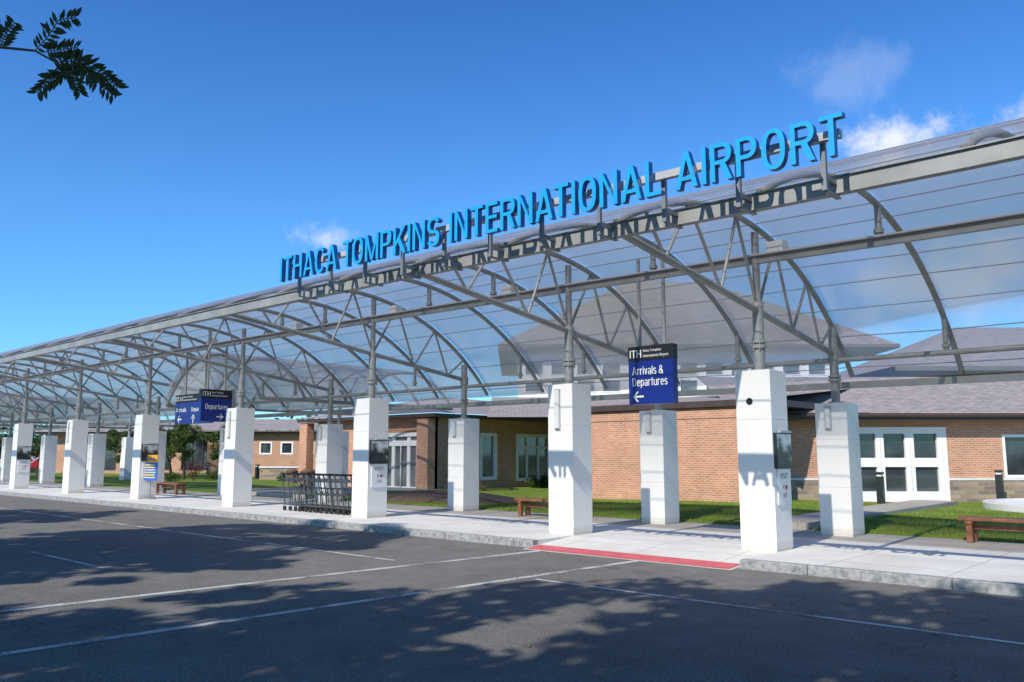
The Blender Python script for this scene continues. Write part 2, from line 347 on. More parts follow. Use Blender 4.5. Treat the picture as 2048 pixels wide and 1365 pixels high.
# ------------------------------------------------------------------ frame helpers
YAW=0.7380
RV=(math.cos(YAW),math.sin(YAW)); FV=(-math.sin(YAW),math.cos(YAW))
def W(u,v,z=0): return (RV[0]*u+FV[0]*v, RV[1]*u+FV[1]*v, z)   # the angled terminal wings share this direction
def dz(x): return .25*(1-math.exp((x+3)/12)) if x<-3 else 0.0
# ------------------------------------------------------------------ ground
def sheet(name,x0,x1,y0,y1,z,mat):
    mb=MB(); mb.poly([(x0,y0,z),(x1,y0,z),(x1,y1,z),(x0,y1,z)]); return mk(name,mb,[mat],kind='structure')
sheet('ground',-900,900,-900,900,-.17,'far')
sheet('road',-260,120,-34,11.25,-.13,'asphalt')
XR0,XR1=-9.74,-5.80
mb=MB()
mb.box(-120,XR0,11.41,14.9,-.16,0); mb.box(XR1,30,11.41,14.9,-.16,0); mb.box(XR0,XR1,12.4,14.9,-.16,0)
mb.add([(XR0,10.98,-.126),(XR1,10.98,-.126),(XR1,12.4,0),(XR0,12.4,0)],[(0,1,2,3)])
for xx in (XR0,XR1): mb.add([(xx,10.98,-.13),(xx,12.4,0),(xx,12.4,-.13)],[(0,1,2)])
mk('pavement',mb,['concrete'],kind='structure')
mb=MB(); mb.box(-120,30,14.9,16.5,-.16,0); mk('walkway',mb,['concrete2'],kind='structure')
mb=MB()
x=-120.0
while x<29.5:
    x2=min(x+1.8,30)
    if x2<=XR0 or x>=XR1: mb.box(x+.004,x2-.004,11.25,11.41,-.16,.0)
    else:
        if x<XR0: mb.box(x+.004,XR0,11.25,11.41,-.16,0)
        if x2>XR1: mb.box(XR1,x2-.004,11.25,11.41,-.16,0)
    x=x2
mk('kerb',mb,['kerb'],kind='structure',bevel=.012)
mb=MB()
def rz_(y): return -.126+.126*(y-10.98)/1.42
px0,px1,py0,py1=-9.7,-5.84,11.02,11.40
mb.add([(px0,py0,rz_(py0)+.006),(px1,py0,rz_(py0)+.006),(px1,py1,rz_(py1)+.006),(px0,py1,rz_(py1)+.006)],[(0,1,2,3)])
for i in range(64):
    for j in range(6):
        cx=px0+.03+i*.06; cy=py0+.035+j*.06; z=rz_(cy)+.006
        mb.tube([(cx,cy,z-.001),(cx,cy,z+.007)],.018,6,0,True,.012)
mk('tactile_paving',mb,['tactile'],kind='structure')
mb=MB()
def strip(p,q,w,z=-.126):
    p=Vector((p[0],p[1],z)); q=Vector((q[0],q[1],z)); d=(q-p).normalized(); n=Vector((-d.y,d.x,0))*w/2
    mb.poly([p-n,q-n,q+n,p+n])
strip((-10.2,0.2),(-9.35,10.97),.13); strip((-8.0,0.2),(-7.37,10.97),.12)
strip((-7.3,8.49),(20,8.49),.075); strip((-10.16,8.49),(-60,8.49),.08)
strip((-15.63,5.1),(-12.5,5.1),.07); strip((-24.5,5.1),(-21.4,5.1),.09); strip((-33.5,5.1),(-30.4,5.1),.09)
mk('road_marking',mb,['line'],kind='structure')
mb=MB()
for k in range(260):
    x=rnd.uniform(-22,2); y=11.0-abs(rnd.gauss(0,1.2)) if rnd.random()<.6 else rnd.uniform(2,11); a=rnd.uniform(0,6.28); l=rnd.uniform(.015,.035); c,s=math.cos(a)*l,math.sin(a)*l
    mb.poly([(x-c,y-s,-.118),(x+s*.4,y-c*.4,-.112),(x+c,y+s,-.105),(x-s*.4,y+c*.4,-.112)])
mk('fallen_leaves',mb,['leafdry'],kind='stuff')
def gentle(x,y): return .02+.10*max(0,min(1,(y-16.6)/3))*(.5+.5*math.sin(x*.45+y*.3))
mb=MB(); nx,ny=110,44; x0,x1,y0,y1=-90.0,30.0,16.5,60.0
vs=[(x0+(x1-x0)*i/nx,y0+(y1-y0)*(j/ny)**1.6,gentle(x0+(x1-x0)*i/nx,y0+(y1-y0)*(j/ny)**1.6) if j else -.01) for j in range(ny+1) for i in range(nx+1)]
mb.add(vs,[(j*(nx+1)+i,j*(nx+1)+i+1,(j+1)*(nx+1)+i+1,(j+1)*(nx+1)+i) for j in range(ny) for i in range(nx)])
mk('lawn',mb,['lawn'],kind='structure',smooth=True)
mb=MB(); mb.box(-8.1,-6.95,16.5,27.2,-.05,.135); mk('path',mb,['concrete2'],kind='structure')
mb=MB(); mb.box(-30.6,-24.6,16.5,22.9,-.05,.13); mk('path',mb,['concrete2'],kind='structure')
mb=MB(); nx,ny=40,24
def mul(x,y):
    a=(x+20.6)/3.7; b=(y-19.2)/2.3; d=1-(a*a+b*b); return -.05+.33*max(d,-.1) if d>-.1 else -.2
vs=[(-24.5+8*i/nx,16.7+5.2*j/ny,mul(-24.5+8*i/nx,16.7+5.2*j/ny)+.02*rnd.random()) for j in range(ny+1) for i in range(nx+1)]
mb.add(vs,[(j*(nx+1)+i,j*(nx+1)+i+1,(j+1)*(nx+1)+i+1,(j+1)*(nx+1)+i) for j in range(ny) for i in range(nx)])
mk('planting_bed',mb,['mulch'],kind='structure',smooth=True)
n=60000
gx=NR.uniform(-19.5,1,n); gy=16.52+NR.power(.75,n)*10; ok=~((gx>-8.15)&(gx<-6.9)); gx=gx[ok]; gy=gy[ok]; n=len(gx)
gz=np.array([gentle(a,b) for a,b in zip(gx,gy)])-.01
an=NR.uniform(0,6.28,n); h=NR.uniform(.03,.075,n); w=.006
ln=NR.uniform(-.03,.03,(n,2))
V=np.empty((n,3,3)); V[:,0]=np.stack([gx-w*np.cos(an),gy-w*np.sin(an),gz],1); V[:,1]=np.stack([gx+w*np.cos(an),gy+w*np.sin(an),gz],1); V[:,2]=np.stack([gx+ln[:,0],gy+ln[:,1],gz+h],1)
me=bpy.data.meshes.new('grass'); me.vertices.add(3*n); me.vertices.foreach_set('co',V.ravel()); me.loops.add(3*n); me.loops.foreach_set('vertex_index',np.arange(3*n))
me.polygons.add(n); me.polygons.foreach_set('loop_start',np.arange(0,3*n,3)); me.polygons.foreach_set('loop_total',np.full(n,3)); me.update(); me.materials.append(M['blade'])
o=bpy.data.objects.new('grass',me); COL.objects.link(o); tag(o,kind='stuff')
# ------------------------------------------------------------------ pillars
XC=[-6.07]+[-10.06-6.21*i for i in range(9)]
Yf,Yb=12.74,15.93
def pillar(h,kind,label,lamp,disc,poster,ph,pr):
    e=empty('pillar',(0,0,0),0,label,'pillar','white clad pillars holding up the canopy')
    w=.30
    mb=MB(); mb.box(-w+.008,w-.008,-w+.008,w-.008,0,h-.012)
    cuts=[.0,.035,h*.36,h*.72,h]
    for a,b in zip(cuts[1:-1],cuts[2:]):
        mb.box(-w,w,-w,w,a+.002,b-.002)
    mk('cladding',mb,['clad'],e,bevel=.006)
    mb=MB(); top=ph
    if kind=='front':
        mb.cyl(0,0,h-.02,3.95,.088,16); mb.cyl(0,0,h,h+.03,.16,20); mb.cyl(0,0,h+.38,h+.44,.12,16); mb.cyl(0,0,h+.47,h+.51,.12,16); mb.cyl(0,0,3.95,top,.062,14); mb.cyl(0,0,3.92,4.0,.1,16)
        for k in range(6):
            a=k*1.047; mb.cyl(.11*math.cos(a),.11*math.sin(a),h+.34,h+.55,.011,6)
    else:
        mb.cyl(0,0,h-.02,top,.08,16); mb.cyl(0,0,h,h+.03,.15,20); mb.cyl(0,0,h+.42,h+.47,.115,16); mb.cyl(0,0,h+.5,h+.54,.115,16)
    mk('pole',mb,['steel'],e,smooth=True)
    if lamp:
        mb=MB(); z0,z1=(h-.85,h-.12) if kind=='front' else (h-.48,h-.1)
        mb.tube([(-.05,-w-.02,z0),(-.05,-w-.02,z1)],.055,14)
        o=mk('wall_lamp',mb,['lamp'],e,smooth=True)
        mb=MB(); mb.box(-.112,.012,-w-.03,-w,z0-.03,z1+.03); mk('backplate',mb,['steel_light'],o)
    if disc:
        mb=MB(); mb.tube([(-.06,-w-.012,h-.5),(-.06,-w+.01,h-.5)],.055,20); mk('round_opening',mb,['black'],e)
    if poster:
        mb=MB(); mb.box(w+.003,w+.05,-.27,.29,1.28,1.84); mk('poster_frame',mb,['darkmetal'],e)
        mb=MB(); mb.poly([(w+.053,-.25,1.30),(w+.053,.27,1.30),(w+.053,.27,1.82),(w+.053,-.25,1.82)]); mk('poster',mb,['poster'],e)
        mb=MB(); mb.box(w+.003,w+.05,-.1,.3,1.845,1.88); mk('clip',mb,['steel_light'],e)
        mb=MB(); mb.box(w+.003,w+.02,-.2,.27,.72,1.27); pl=mk('placard',mb,['whitepaint'],e)
        textpart('VISIT',-.13,1.12,.30,.085,-(w+.023),'print',pl,rz=R_(90))
        textpart('I',-.02,.94,.022,.08,-(w+.023),'print',pl,rz=R_(90),offset=.01)
        mbh=MB(); pts=[]
        for k in range(24):
            t=k/24*6.28318; pts.append((w+.023,.09+.0028*16*math.sin(t)**3,.98+.003*(13*math.cos(t)-5*math.cos(2*t)-2*math.cos(3*t)-math.cos(4*t))))
        mbh.poly(pts[::-1]); mk('heart',mbh,['heart'],pl)
        textpart('NY',-.02,.82,.14,.08,-(w+.023),'print',pl,rz=R_(90))
    return e
pA=pillar(2.85,'front',"white pillar with round black opening and side poster",False,True,True,5.2,0); pA.location=(XC[0],Yf,0)
pB=pillar(2.85,'front',"tall white pillar with long vertical wall lamp",True,False,False,5.25,0); pB.location=(XC[1],Yf,0)
pC=pillar(2.85,'front',"white kerbside pillar with poster on its side",False,False,True,5.35,0); pC.location=(XC[2],Yf,0)
for i in range(3,10):
    dup(pC if i in (4,6) else pB,(XC[i],Yf,0),label="white kerbside pillar with poster on its side" if i in(4,6) else "tall white kerbside pillar beneath the canopy")
dup(pB,(XC[0]+6.21,Yf,0))
pD=pillar(2.47,'back',"shorter white pillar beside the lawn with lamp",True,False,False,3.95,0); pD.location=(XC[0],Yb,0)
for i in range(1,10): dup(pD,(XC[i],Yb,0))
dup(pD,(XC[0]+6.21,Yb,0))
for xx,yy in ((-28.7,20.8),(-48.6,20.6)): dup(pD,(xx,yy,0),label="white pillar under the branch canopy near entrance")
# ------------------------------------------------------------------ canopy
CY,CZ,CR=11.9,-1.2,6.5
def az(y,r=CR): return CZ+math.sqrt(r*r-(y-CY)**2)
can=empty('canopy',(-28,12.7,0),0,"long barrel vaulted polycarbonate canopy on steel arches","canopy")
def cmk(name,mb,mats,**k):
    o=mk(name,mb,mats,can,loc=(28,-12.7,0),**k); return o
stations=[XC[0]+6.21,XC[0]+4.14,XC[0]+2.0]+[XC[0]]+[XC[0]-2.0]+[XC[1]-2.07*i for i in range(26)]
stations=[XC[0]+6.21+2.07*2,XC[0]+6.21+2.07]+stations
def arc(y0,y1,n,r=CR): 
    a0=math.atan2(math.sqrt(r*r-(y0-CY)**2),y0-CY); a1=math.atan2(math.sqrt(r*r-(y1-CY)**2),y1-CY)
    return [(CY+r*math.cos(a0+(a1-a0)*k/n),CZ+r*math.sin(a0+(a1-a0)*k/n)) for k in range(n+1)]
cols=set(round(v,2) for v in XC+[XC[0]+6.21])
def place(first,name,mb,mats,x):
    if first is None: o=mk(name,mb,mats,can,smooth=True); first=o
    else: o=first.copy(); COL.objects.link(o)
    o.location=(x+28,-12.7,dz(x)); return first
mb=MB(); mb.tube([(0,y,z) for y,z in arc(8.72,16.85,26)],.05,10)
f=None
for x in stations: f=place(f,'arch',mb,['steel'],x)
def raf(y): return 4.36-.137*(y-8.7)
mbr=MB(); mbr.tube([(0,8.72,raf(8.72)),(0,Yb,raf(Yb))],.055,12); mbr.cyl(0,Yb,3.25,3.45,.11,14)
mbw=MB()
bot=[9.9,11.5,12.74,14.1,15.3]; top=[9.4,10.6,12.1,13.5,14.8,15.9]
for i,b in enumerate(bot):
    for t in (top[i],top[i+1]): mbw.tube([(0,b,raf(b)),(0,t,az(t))],.027,8)
f=g=None
for x in XC+[XC[0]+6.21]:
    f=place(f,'rafter',mbr,['steel'],x); g=place(g,'web_bracing',mbw,['steel'],x)
mbs=MB(); mbs.cyl(0,Yf,4.72,az(Yf),.05,10); mbs.cyl(0,Yf,4.80,4.86,.075,12)
mbt=MB(); mbt.cyl(0,Yb,3.3,az(Yb),.045,10); mbt.cyl(0,Yb,3.36,3.42,.07,12)
f=g=None
for x in stations:
    if round(x,2) in cols: continue
    f=place(f,'strut',mbs,['steel'],x); g=place(g,'rear_strut',mbt,['steel'],x)
def rect(w,h): return [(-w/2,-h/2),(w/2,-h/2),(w/2,h/2),(-w/2,h/2)]
mb=MB(); mb.sweepx([(x,8.66,4.33+dz(x)) for x in stations],rect(.11,.175)); mb.sweepx([(x,8.65,4.425+dz(x)) for x in stations],rect(.15,.012)); cmk('front_beam',mb,['steel'])
mb=MB(); mb.sweepx([(x,Yf,4.66+dz(x)) for x in stations],rect(.09,.12)); mb.sweepx([(x,Yf-.06,4.735+dz(x)) for x in stations],rect(.10,.025),1); cmk('middle_beam',mb,['steel','steel_light'])
mb=MB(); mb.tube([(x,Yb,3.28+dz(x)*.4) for x in stations],.05,10); cmk('rear_purlin',mb,['steel'],smooth=True)
mb=MB(); mb.sweepx([(x,16.86,2.86+dz(x)*.4) for x in stations],rect(.09,.13)); cmk('rear_beam',mb,['steel'])
for i in range(len(stations)-1):
    xa,xb=stations[i],stations[i+1]; a=arc(8.62,17.0,30,CR+.08); za=dz(xa); zb=dz(xb)
    mb=MB()
    vs=[(xa-.01,y,z+za) for y,z in a]+[(xb+.01,y,z+zb) for y,z in a]; k=len(a)
    mb.add(vs,[(j,j+1,k+j+1,k+j) for j in range(k-1)]); cmk('roof_panel',mb,['poly'],smooth=True)
for idx,y in enumerate(np.linspace(9.3,16.8,14)):
    mb=MB()
    pts=[]
    for x in stations: pts.append((x,float(y)+rnd.uniform(-.03,.03),az(float(y),CR+.06)+dz(x)+rnd.uniform(-.015,.015)))
    mb.tube(pts,.009,5); cmk('purlin',mb,['steel'])
mb=MB(); mb.box(-.14,.14,-.02,.2,-.02,.2)
for k in range(5): mb.box(-.15,.15,.20,.22,.0+k*.038,.02+k*.038)
bl=None
for x in (-1.2,-5.75,-11.8,-15.6,-19.9,-24.7,-29.8,-36,-42):
    if bl is None: bl=mk('light_box',mb,['offwhite'],can,bevel=.008); o=bl
    else: o=bl.copy(); COL.objects.link(o)
    o.location=(x+28,Yf+.06-12.7,4.76+dz(x)) 
def branch(xc,y0,y1,label):
    e=empty('branch_canopy',(xc,y0,0),0,label,"canopy","vaulted branch canopies"); hw=3.1; zs=3.2; rise=1.55
    Rr=(hw*hw+rise*rise)/(2*rise); zc=zs+rise-Rr
    pts=[]; a0=math.asin(hw/Rr)
    for k in range(21):
        a=-a0+2*a0*k/20; pts.append((Rr*math.sin(a),0,zc+Rr*math.cos(a)))
    mb=MB(); mb.tube(pts,.05,10); ar=None; y=0
    while y<=y1-y0+.01:
        if ar is None: ar=mk('arch',mb,['steel'],e,smooth=True); o=ar
        else: o=ar.copy(); COL.objects.link(o)
        o.location=(0,y,0); y+=1.6
    L=y1-y0
    for s in (-hw,hw):
        mb=MB(); mb.tube([(s,0,zs),(s,L,zs)],.06,10); mk('side_beam',mb,['steel'],e,smooth=True)
    mb=MB(); mb.tube([(-hw,L*.55,zs-.0),(hw,L*.55,zs)],.045,8)
    for k in range(4,17,4): mb.tube([(pts[k][0],L*.55,pts[k][2]),(pts[k][0]*.6,L*.55,zs)],.03,8)
    mk('tie_truss',mb,['steel'],e,smooth=True)
    mb=MB(); vs=[(p[0]*1.02,-.2,p[2]+.08) for p in pts]+[(p[0]*1.02,L+.3,p[2]+.08) for p in pts]; k=len(pts)
    mb.add(vs,[(j,j+1,k+j+1,k+j) for j in range(k-1)]); mk('roof_panel',mb,['poly'],e,smooth=True)
    for k in range(2,19,3):
        mb=MB(); mb.tube([(pts[k][0],0,pts[k][2]+.06),(pts[k][0],L,pts[k][2]+.06)],.012,5); mk('purlin',mb,['steel_light'],e)
branch(-25.6,13.4,21.4,"vaulted branch canopy leading to the glass entrance")
branch(-51.7,13.4,24,"vaulted branch canopy further along the terminal")
# ------------------------------------------------------------------ big lettering
sg=empty('airport_sign',(-8,8.4,4.3),0,"large bright blue letters mounted on the canopy edge","sign")
LY0=8.05; LS=.984
def word(txt,xl,xr):
    xl*=LS; xr*=LS
    gap=.055; kern=sum(-.045 for a,b in zip(txt,txt[1:]) if a+b in('AT','TA','LA','TO'))
    tot=sum(GW[c] for c in txt); k=((xr-xl)-gap*(len(txt)-1)-kern)/tot; x=xl
    for i,c in enumerate(txt):
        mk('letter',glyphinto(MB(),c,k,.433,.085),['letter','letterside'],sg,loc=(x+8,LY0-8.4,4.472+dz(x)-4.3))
        x+=GW[c]*k+gap
        if txt[i:i+2] in('AT','TA','LA','TO'): x-=.045
word('ITHACA',-13.25,-11.50); word('TOMPKINS',-11.34,-8.92); word('INTERNATIONAL',-8.70,-5.05); word('AIRPORT',-4.85,-2.90)
sl=[-2.95,-5,-7,-9,-11,-12.95]
mb=MB(); mb.sweepx([(x+8,8.25-8.4,4.76+dz(x)-4.3) for x in sl],rect(.08,.09)); mk('rail',mb,['steel_light'],sg)
mb=MB(); mb.box(-.026,.026,-.10,-.05,-.02,.60); mb.box(-.026,.026,-.05,.19,0.10,.15); mb.box(-.026,.026,-.05,.30,-.03,-.012)
br=None
for i in range(11):
    x=-3.17-.966*i
    if br is None: br=mk('bracket',mb,['bracket'],sg); o=br
    else: o=br.copy(); COL.objects.link(o)
    o.location=(x+8,8.41-8.4,4.24+dz(x)-4.3)
# ------------------------------------------------------------------ hanging signs
def arrow(parent,cx,cz,s,d,y,rz=0,loc=(0,0,0)):
    mb=MB()
    def q(p): 
        X,Z=p
        if d=='R': X=-X
        if d=='U': X,Z=-Z,-X
        return (cx+X*s,y,cz+Z*s)
    P=[(-.5,0),(-.1,.4),(.04,.4),(-.26,.075),(.5,.075),(.5,-.075),(-.26,-.075),(.04,-.4),(-.1,-.4)]
    mb.poly([q(p) for p in P]); mk('arrow',mb,['whitepaint'],parent,loc=loc,rz=rz)
def hsign(loc,rz,w,h,d,label,pipe,lines,arrows,hs=1.0):
    e=empty('hanging_sign',loc,rz,label,"sign","navy hanging direction signs")
    mb=MB(); mb.box(-w/2,w/2,-d/2,d/2,0,h-.27); mk('panel',mb,['navy'],e,bevel=.006)
    mb=MB(); mb.box(-w/2-.004,w/2+.004,-d/2-.004,d/2+.004,h-.268,h); mk('header',mb,['black'],e,bevel=.006)
    for s in (-.28,.28):
        mb=MB(); mb.cyl(s*w,0,h,pipe,.035,10); mk('hanger',mb,['steel'],e,smooth=True)
    y=-d/2-.010
    gtext('ITH',-w/2+.04,h-.21,.25*hs,.14,y,'whitepaint',e)
    textpart('Ithaca Tompkins',-w/2+.06+.27*hs,h-.125,.38*hs,.062,y,'whitepaint',e,offset=.006)
    textpart('International Airport',-w/2+.06+.27*hs,h-.225,.53*hs,.070,y,'whitepaint',e,offset=.006)
    for (t,x0,z0,ww,hh) in lines: gtext(t,x0,z0,ww,hh,y,'whitepaint',e)
    for (cx,cz,s,dd) in arrows: arrow(e,cx,cz,s,dd,y)
    return e
hsign((-8.13,12.73,2.40),0,.94,1.06,.16,"navy sign reading Arrivals and Departures with arrow",2.7,
   [('Arrivals &',-.38,.535,.66,.15),('Departures',-.38,.33,.74,.15)],[(-.26,.14,.23,'L')])
hsign((-23.95,12.72,2.5),R_(90),1.02,.98,.14,"navy sign reading Departures with arrow beneath",2.5,
   [('Departures',-.37,.38,.74,.155)],[(.12,.15,.23,'R')])
hsign((-26.05,13.1,2.5),0,2.4,.98,.14,"wide navy sign with Arrivals and Departures arrows",2.4,
   [('Arrivals',-1.12,.4,.72,.14),('Departures',-.05,.4,1.0,.14)],[(-.85,.16,.3,'L'),(.1,.16,.3,'U')],1.8)
# ------------------------------------------------------------------ buildings
def wall(parent,loc,rz,L,H,ops,mat='brick',t=.25,name='wall'):
    mb=MB(); us=sorted(set([0,L]+[o[0] for o in ops]+[o[1] for o in ops])); zs=sorted(set([0,H]+[o[2] for o in ops]+[o[3] for o in ops]))
    for a,b in zip(us,us[1:]):
        for c,d in zip(zs,zs[1:]):
            um,zm=(a+b)/2,(c+d)/2
            if any(o[0]<um<o[1] and o[2]<zm<o[3] for o in ops): continue
            mb.box(a,b,0,t,c,d)
    return mk(name,mb,[mat],parent,loc=loc,rz=rz)
def window(parent,u0,u1,z0,z1,nx,nz,name='window',fr='whitepaint',fw=.06,fz=None,mw=.05,gl='glass'):
    e=empty(name,(u0,0,z0),0,parent=parent); w=u1-u0; h=z1-z0
    mb=MB(); y0,y1=-.02,.13
    mb.box(0,fw,y0,y1,0,h); mb.box(w-fw,w,y0,y1,0,h); mb.box(fw,w-fw,y0,y1,0,fw); mb.box(fw,w-fw,y0,y1,h-fw,h)
    y0=.03
    for i in range(1,nx): c=w*i/nx; mb.box(c-mw/2,c+mw/2,y0+.004,y1,fw,h-fw)
    for i in range(1,nz):
        c=(h*i/nz) if fz is None else fz[i-1]
        mb.box(fw,w-fw,y0+.008,y1-.004,c-mw/2,c+mw/2)
    mk('frame',mb,[fr],e)
    mb=MB(); mb.poly([(fw*.5,.1,fw*.5),(w-fw*.5,.1,fw*.5),(w-fw*.5,.1,h-fw*.5),(fw*.5,.1,h-fw*.5)]); mk('glass',mb,[gl],e)
    return e
def eave(parent,loc,rz,L,z,ov=.6,h=.2,ext=0):
    mb=MB(); mb.box(-ext,L+ext,-ov,-ov+.05,z-h/2,z+h/2); mk('fascia',mb,['brown'],parent,loc=loc,rz=rz)
    mb=MB(); mb.box(-ext,L+ext,-ov+.05,.25,z-h/2+.01,z-h/2+.05); mk('soffit',mb,['soffit'],parent,loc=loc,rz=rz)
    mb=MB(); mb.tube([(-ext,-ov-.06,z+h/2-.07),(L+ext,-ov-.06,z+h/2-.07)],.06,8); mk('gutter',mb,['brown'],parent,loc=loc,rz=rz)
u0=8.2
e=empty('terminal_wing',W(u0,26.2),YAW,"low brick terminal wing with white framed doors and dark eave","building")
L=16
w_=wall(e,(0,0,0),0,L,2.62,[(10.75-u0,13.7-u0,.03,2.31),(15.45-u0,17.6-u0,.78,2.12),(19-u0,21-u0,.78,2.12)])
d=empty('window_wall',(10.75-u0,0,.03),0,parent=w_)
mb=MB(); w=2.95; h=2.28
mb.box(0,.06,.0,.12,0,h); mb.box(w-.3,w,.0,.12,0,h); mb.box(.06,w-.3,.0,.12,h-.16,h); mb.box(.06,w-.3,.0,.12,0,.32)
mb.box(.06,w-.3,.0,.12,1.08,1.36); mb.box(.72,.97,.01,.12,.32,1.08); mb.box(1.64,1.92,.01,.12,.32,1.08); mb.box(.72,.97,.01,.12,1.36,h-.16); mb.box(1.64,1.92,.01,.12,1.36,h-.16)
mb.box(-.0,w,-.05,0,h,h+.05)
mk('frame',mb,['whitepaint'],d)
mb=MB(); mb.poly([(.06,.1,.3),(w-.3,.1,.3),(w-.3,.1,h-.1),(.06,.1,h-.1)]); mk('glass',mb,['glass'],d)
for c in (.845,1.78,2.80):
    mb=MB(); mb.box(c-.012,c+.012,-.015,0,.35,2.0); mk('trim',mb,['offwhite'],d)
window(w_,15.45-u0,17.6-u0,.78,2.12,1,1,fw=.08); window(w_,19-u0,21-u0,.78,2.12,1,1,fw=.08)
for a,b in ((0,10.75-u0),(13.7-u0,L)):
    mb=MB(); mb.box(a,b,-.07,0,0,.70); mk('stone_base',mb,['stone'],e)
    mb=MB(); mb.box(a,b,-.09,0,.70,.77); mk('sill',mb,['offwhite'],e)
eave(e,(0,0,0),0,L,2.66,.55,.22,.4)
mb=MB(); mb.poly([(-1.2,-.6,2.78),(L+.4,-.6,2.78),(L+.4,3.8,4.3),(3.0-4.5,3.8,4.3)]); mk('roof',mb,['roof'],e)
e=empty('terminal_block',(-16.92,22.47,0),0,"projecting orange brick block with brown parapet","building")
w_=wall(e,(0,0,0),0,6.3,2.9,[])
wall(e,(.25,8,0),R_(-90),7.75,2.9,[],name='wall')
mb=MB(); mb.box(0,6.3,-.03,0,2.58,2.86)
for k in range(80): mb.box(.01+k*.0785,.065+k*.0785,-.036,-.03,2.6,2.84)
mk('soldier_course',mb,['brick'],e)
mb=MB(); mb.box(-.15,6.5,-.15,8,2.905,3.10); mk('parapet',mb,['brown'],e,bevel=.01)
mb=MB(); mb.poly([(-.1,-.1,3.105),(6.45,-.1,3.105),(6.45,8,3.9),(-.1,8,3.9)]); mk('roof',mb,['roof'],e)
e=empty('entrance_block',(-24.91,22.66,0),0,"brick entrance block with glazed sliding doors","building")
w_=wall(e,(-8.0,0,0),0,8.0,3.0,[(3.5,7.45,0.02,2.4)])
dr=window(w_,3.5,7.45,.02,2.4,4,2,'door',fz=[1.95],mw=.2,fw=.16,gl='tonedglass')
mb=MB(); mb.box(3.7,7.25,.004,.03,1.85,2.04); mk('transom',mb,['whitepaint'],w_)
for c in (4.1,5.1,6.0,7.0):
    mb=MB(); mb.box(c-.025,c+.025,.0,.028,.16,1.85); mk('mullion',mb,['whitepaint'],w_)
w_=wall(e,(0,.0,0),R_(90),12,3.0,[(2.7,3.75,.42,2.42),(5.0,7.4,.32,2.42),(8.6,10.6,.32,2.42)])
window(w_,2.7,3.75,.42,2.42,1,1,fw=.14,gl='tonedglass'); window(w_,5.0,7.4,.32,2.42,3,2,fz=[1.5],fw=.14,mw=.09,gl='tonedglass'); window(w_,8.6,10.6,.32,2.42,3,2,fz=[1.5])
mb=MB(); mb.box(-9,.6,-.5,-.45,2.99,3.13); mb.box(.55,.6,-.45,12,2.99,3.13); mk('fascia',mb,['brown'],e)
mb=MB(); mb.box(-9,.55,-.45,12,3.01,3.04); mk('soffit',mb,['soffit'],e)
mb=MB(); mb.poly([(.65,-.55,3.15),(.65,12,3.15),(-4.2,12,4.2),(-4.2,4,4.2)]); mb.poly([(.65,-.55,3.15),(-4.2,4,4.2),(-9.2,-.55,3.15)]); mk('roof',mb,['roof'],e)
for a,b in ((-.55,.12),(-8.9,-8.3)):
    mb=MB(); mb.box(a,b,-.4,-.003,0,2.95); mk('pier',mb,['brick'],e)
e=empty('terminal_hall',W(.3,41.5),YAW,"tall terminal hall with hipped shingle roof and clerestory windows","building")
H=16
ops=[]
for k in range(12):
    a=.35+k*1.3; ops+= [(a,a+.95,4.6,5.25),(a,a+.95,5.45,6.15)]
w_=wall(e,(0,0,0),0,H,6.9,ops,'whitepaint')
for o in ops: window(w_,*o,1,1,'clerestory_window',fw=.05,gl='tonedglass')
wall(e,(H,0,0),R_(90),14,6.9,[],'offwhite')
mb=MB(); za=6.95; ul,ur=-1.0,19.0
A=(ul,-.8,za);B=(ur,-.8,za);C=(ur,14.5,za);D=(ul,14.5,za);P=(6.8,6.5,11.75);Q=(11.4,6.5,11.55)
mb.poly([A,B,Q,P]); mb.poly([B,C,Q]); mb.poly([C,D,P,Q]); mb.poly([D,A,P]); mk('roof',mb,['roof'],e)
mb=MB(); mb.box(ul,ur,-.85,-.8,za-.18,za); mb.box(ur-.05,ur,-.8,14,za-.18,za); mk('fascia',mb,['soffit'],e)
mb=MB(); mb.poly([(-1.3,-8,3.0),(17,-8,3.0),(17,-.01,4.35),(-1.3,-.01,4.35)]); mk('lower_roof',mb,['roof'],e)
mb=MB(); mb.poly([(ul,-.8,za-.2),(ur,-.8,za-.2),(ur,14,za-.2),(ul,14,za-.2)]); mk('soffit',mb,['offwhite'],e)
e=empty('terminal_pavilion',W(21,46),YAW,"distant hipped roof pavilion of the terminal","building")
mb=MB(); mb.box(1.5,18,0.5,12,0,6.2); mk('wall',mb,['brick'],e)
mb=MB(); A=(0,-1,6.3);B=(22,-1,6.3);C=(22,14,6.3);D=(0,14,6.3);P=(7.5,6.5,9.6);Q=(16,6.5,9.6)
mb.poly([A,B,Q,P]); mb.poly([B,C,Q]); mb.poly([C,D,P,Q]); mb.poly([D,A,P]); mk('roof',mb,['roof'],e)
mb=MB(); mb.box(0,22,-1.05,-1,6.05,6.3); mk('fascia',mb,['soffit'],e)
e=empty('terminal_annex',W(-20.5,56),YAW,"long low brick annex with small square windows","building")
ops=[(20.5-17.0+k*1.42,20.5-17.0+k*1.42+.85,1.5,2.35) for k in range(4)]
w_=wall(e,(0,0,0),0,11,2.95,ops)
for o in ops: window(w_,*o,1,1,fw=.1)
eave(e,(0,0,0),0,11,3.0,.5,.2,.3)
mb=MB(); mb.poly([(-.5,-.55,3.12),(11.5,-.55,3.12),(11.5,3.5,4.0),(-.5,3.5,4.0)]); mk('roof',mb,['roof'],e)
e=empty('terminal_concourse',W(-36,64),YAW,"dark glazed brick concourse behind the small trees","building")
ops=[(2.2,5.6,.3,2.6),(6.4,9.8,.3,2.6),(10.6,13,.3,2.6)]
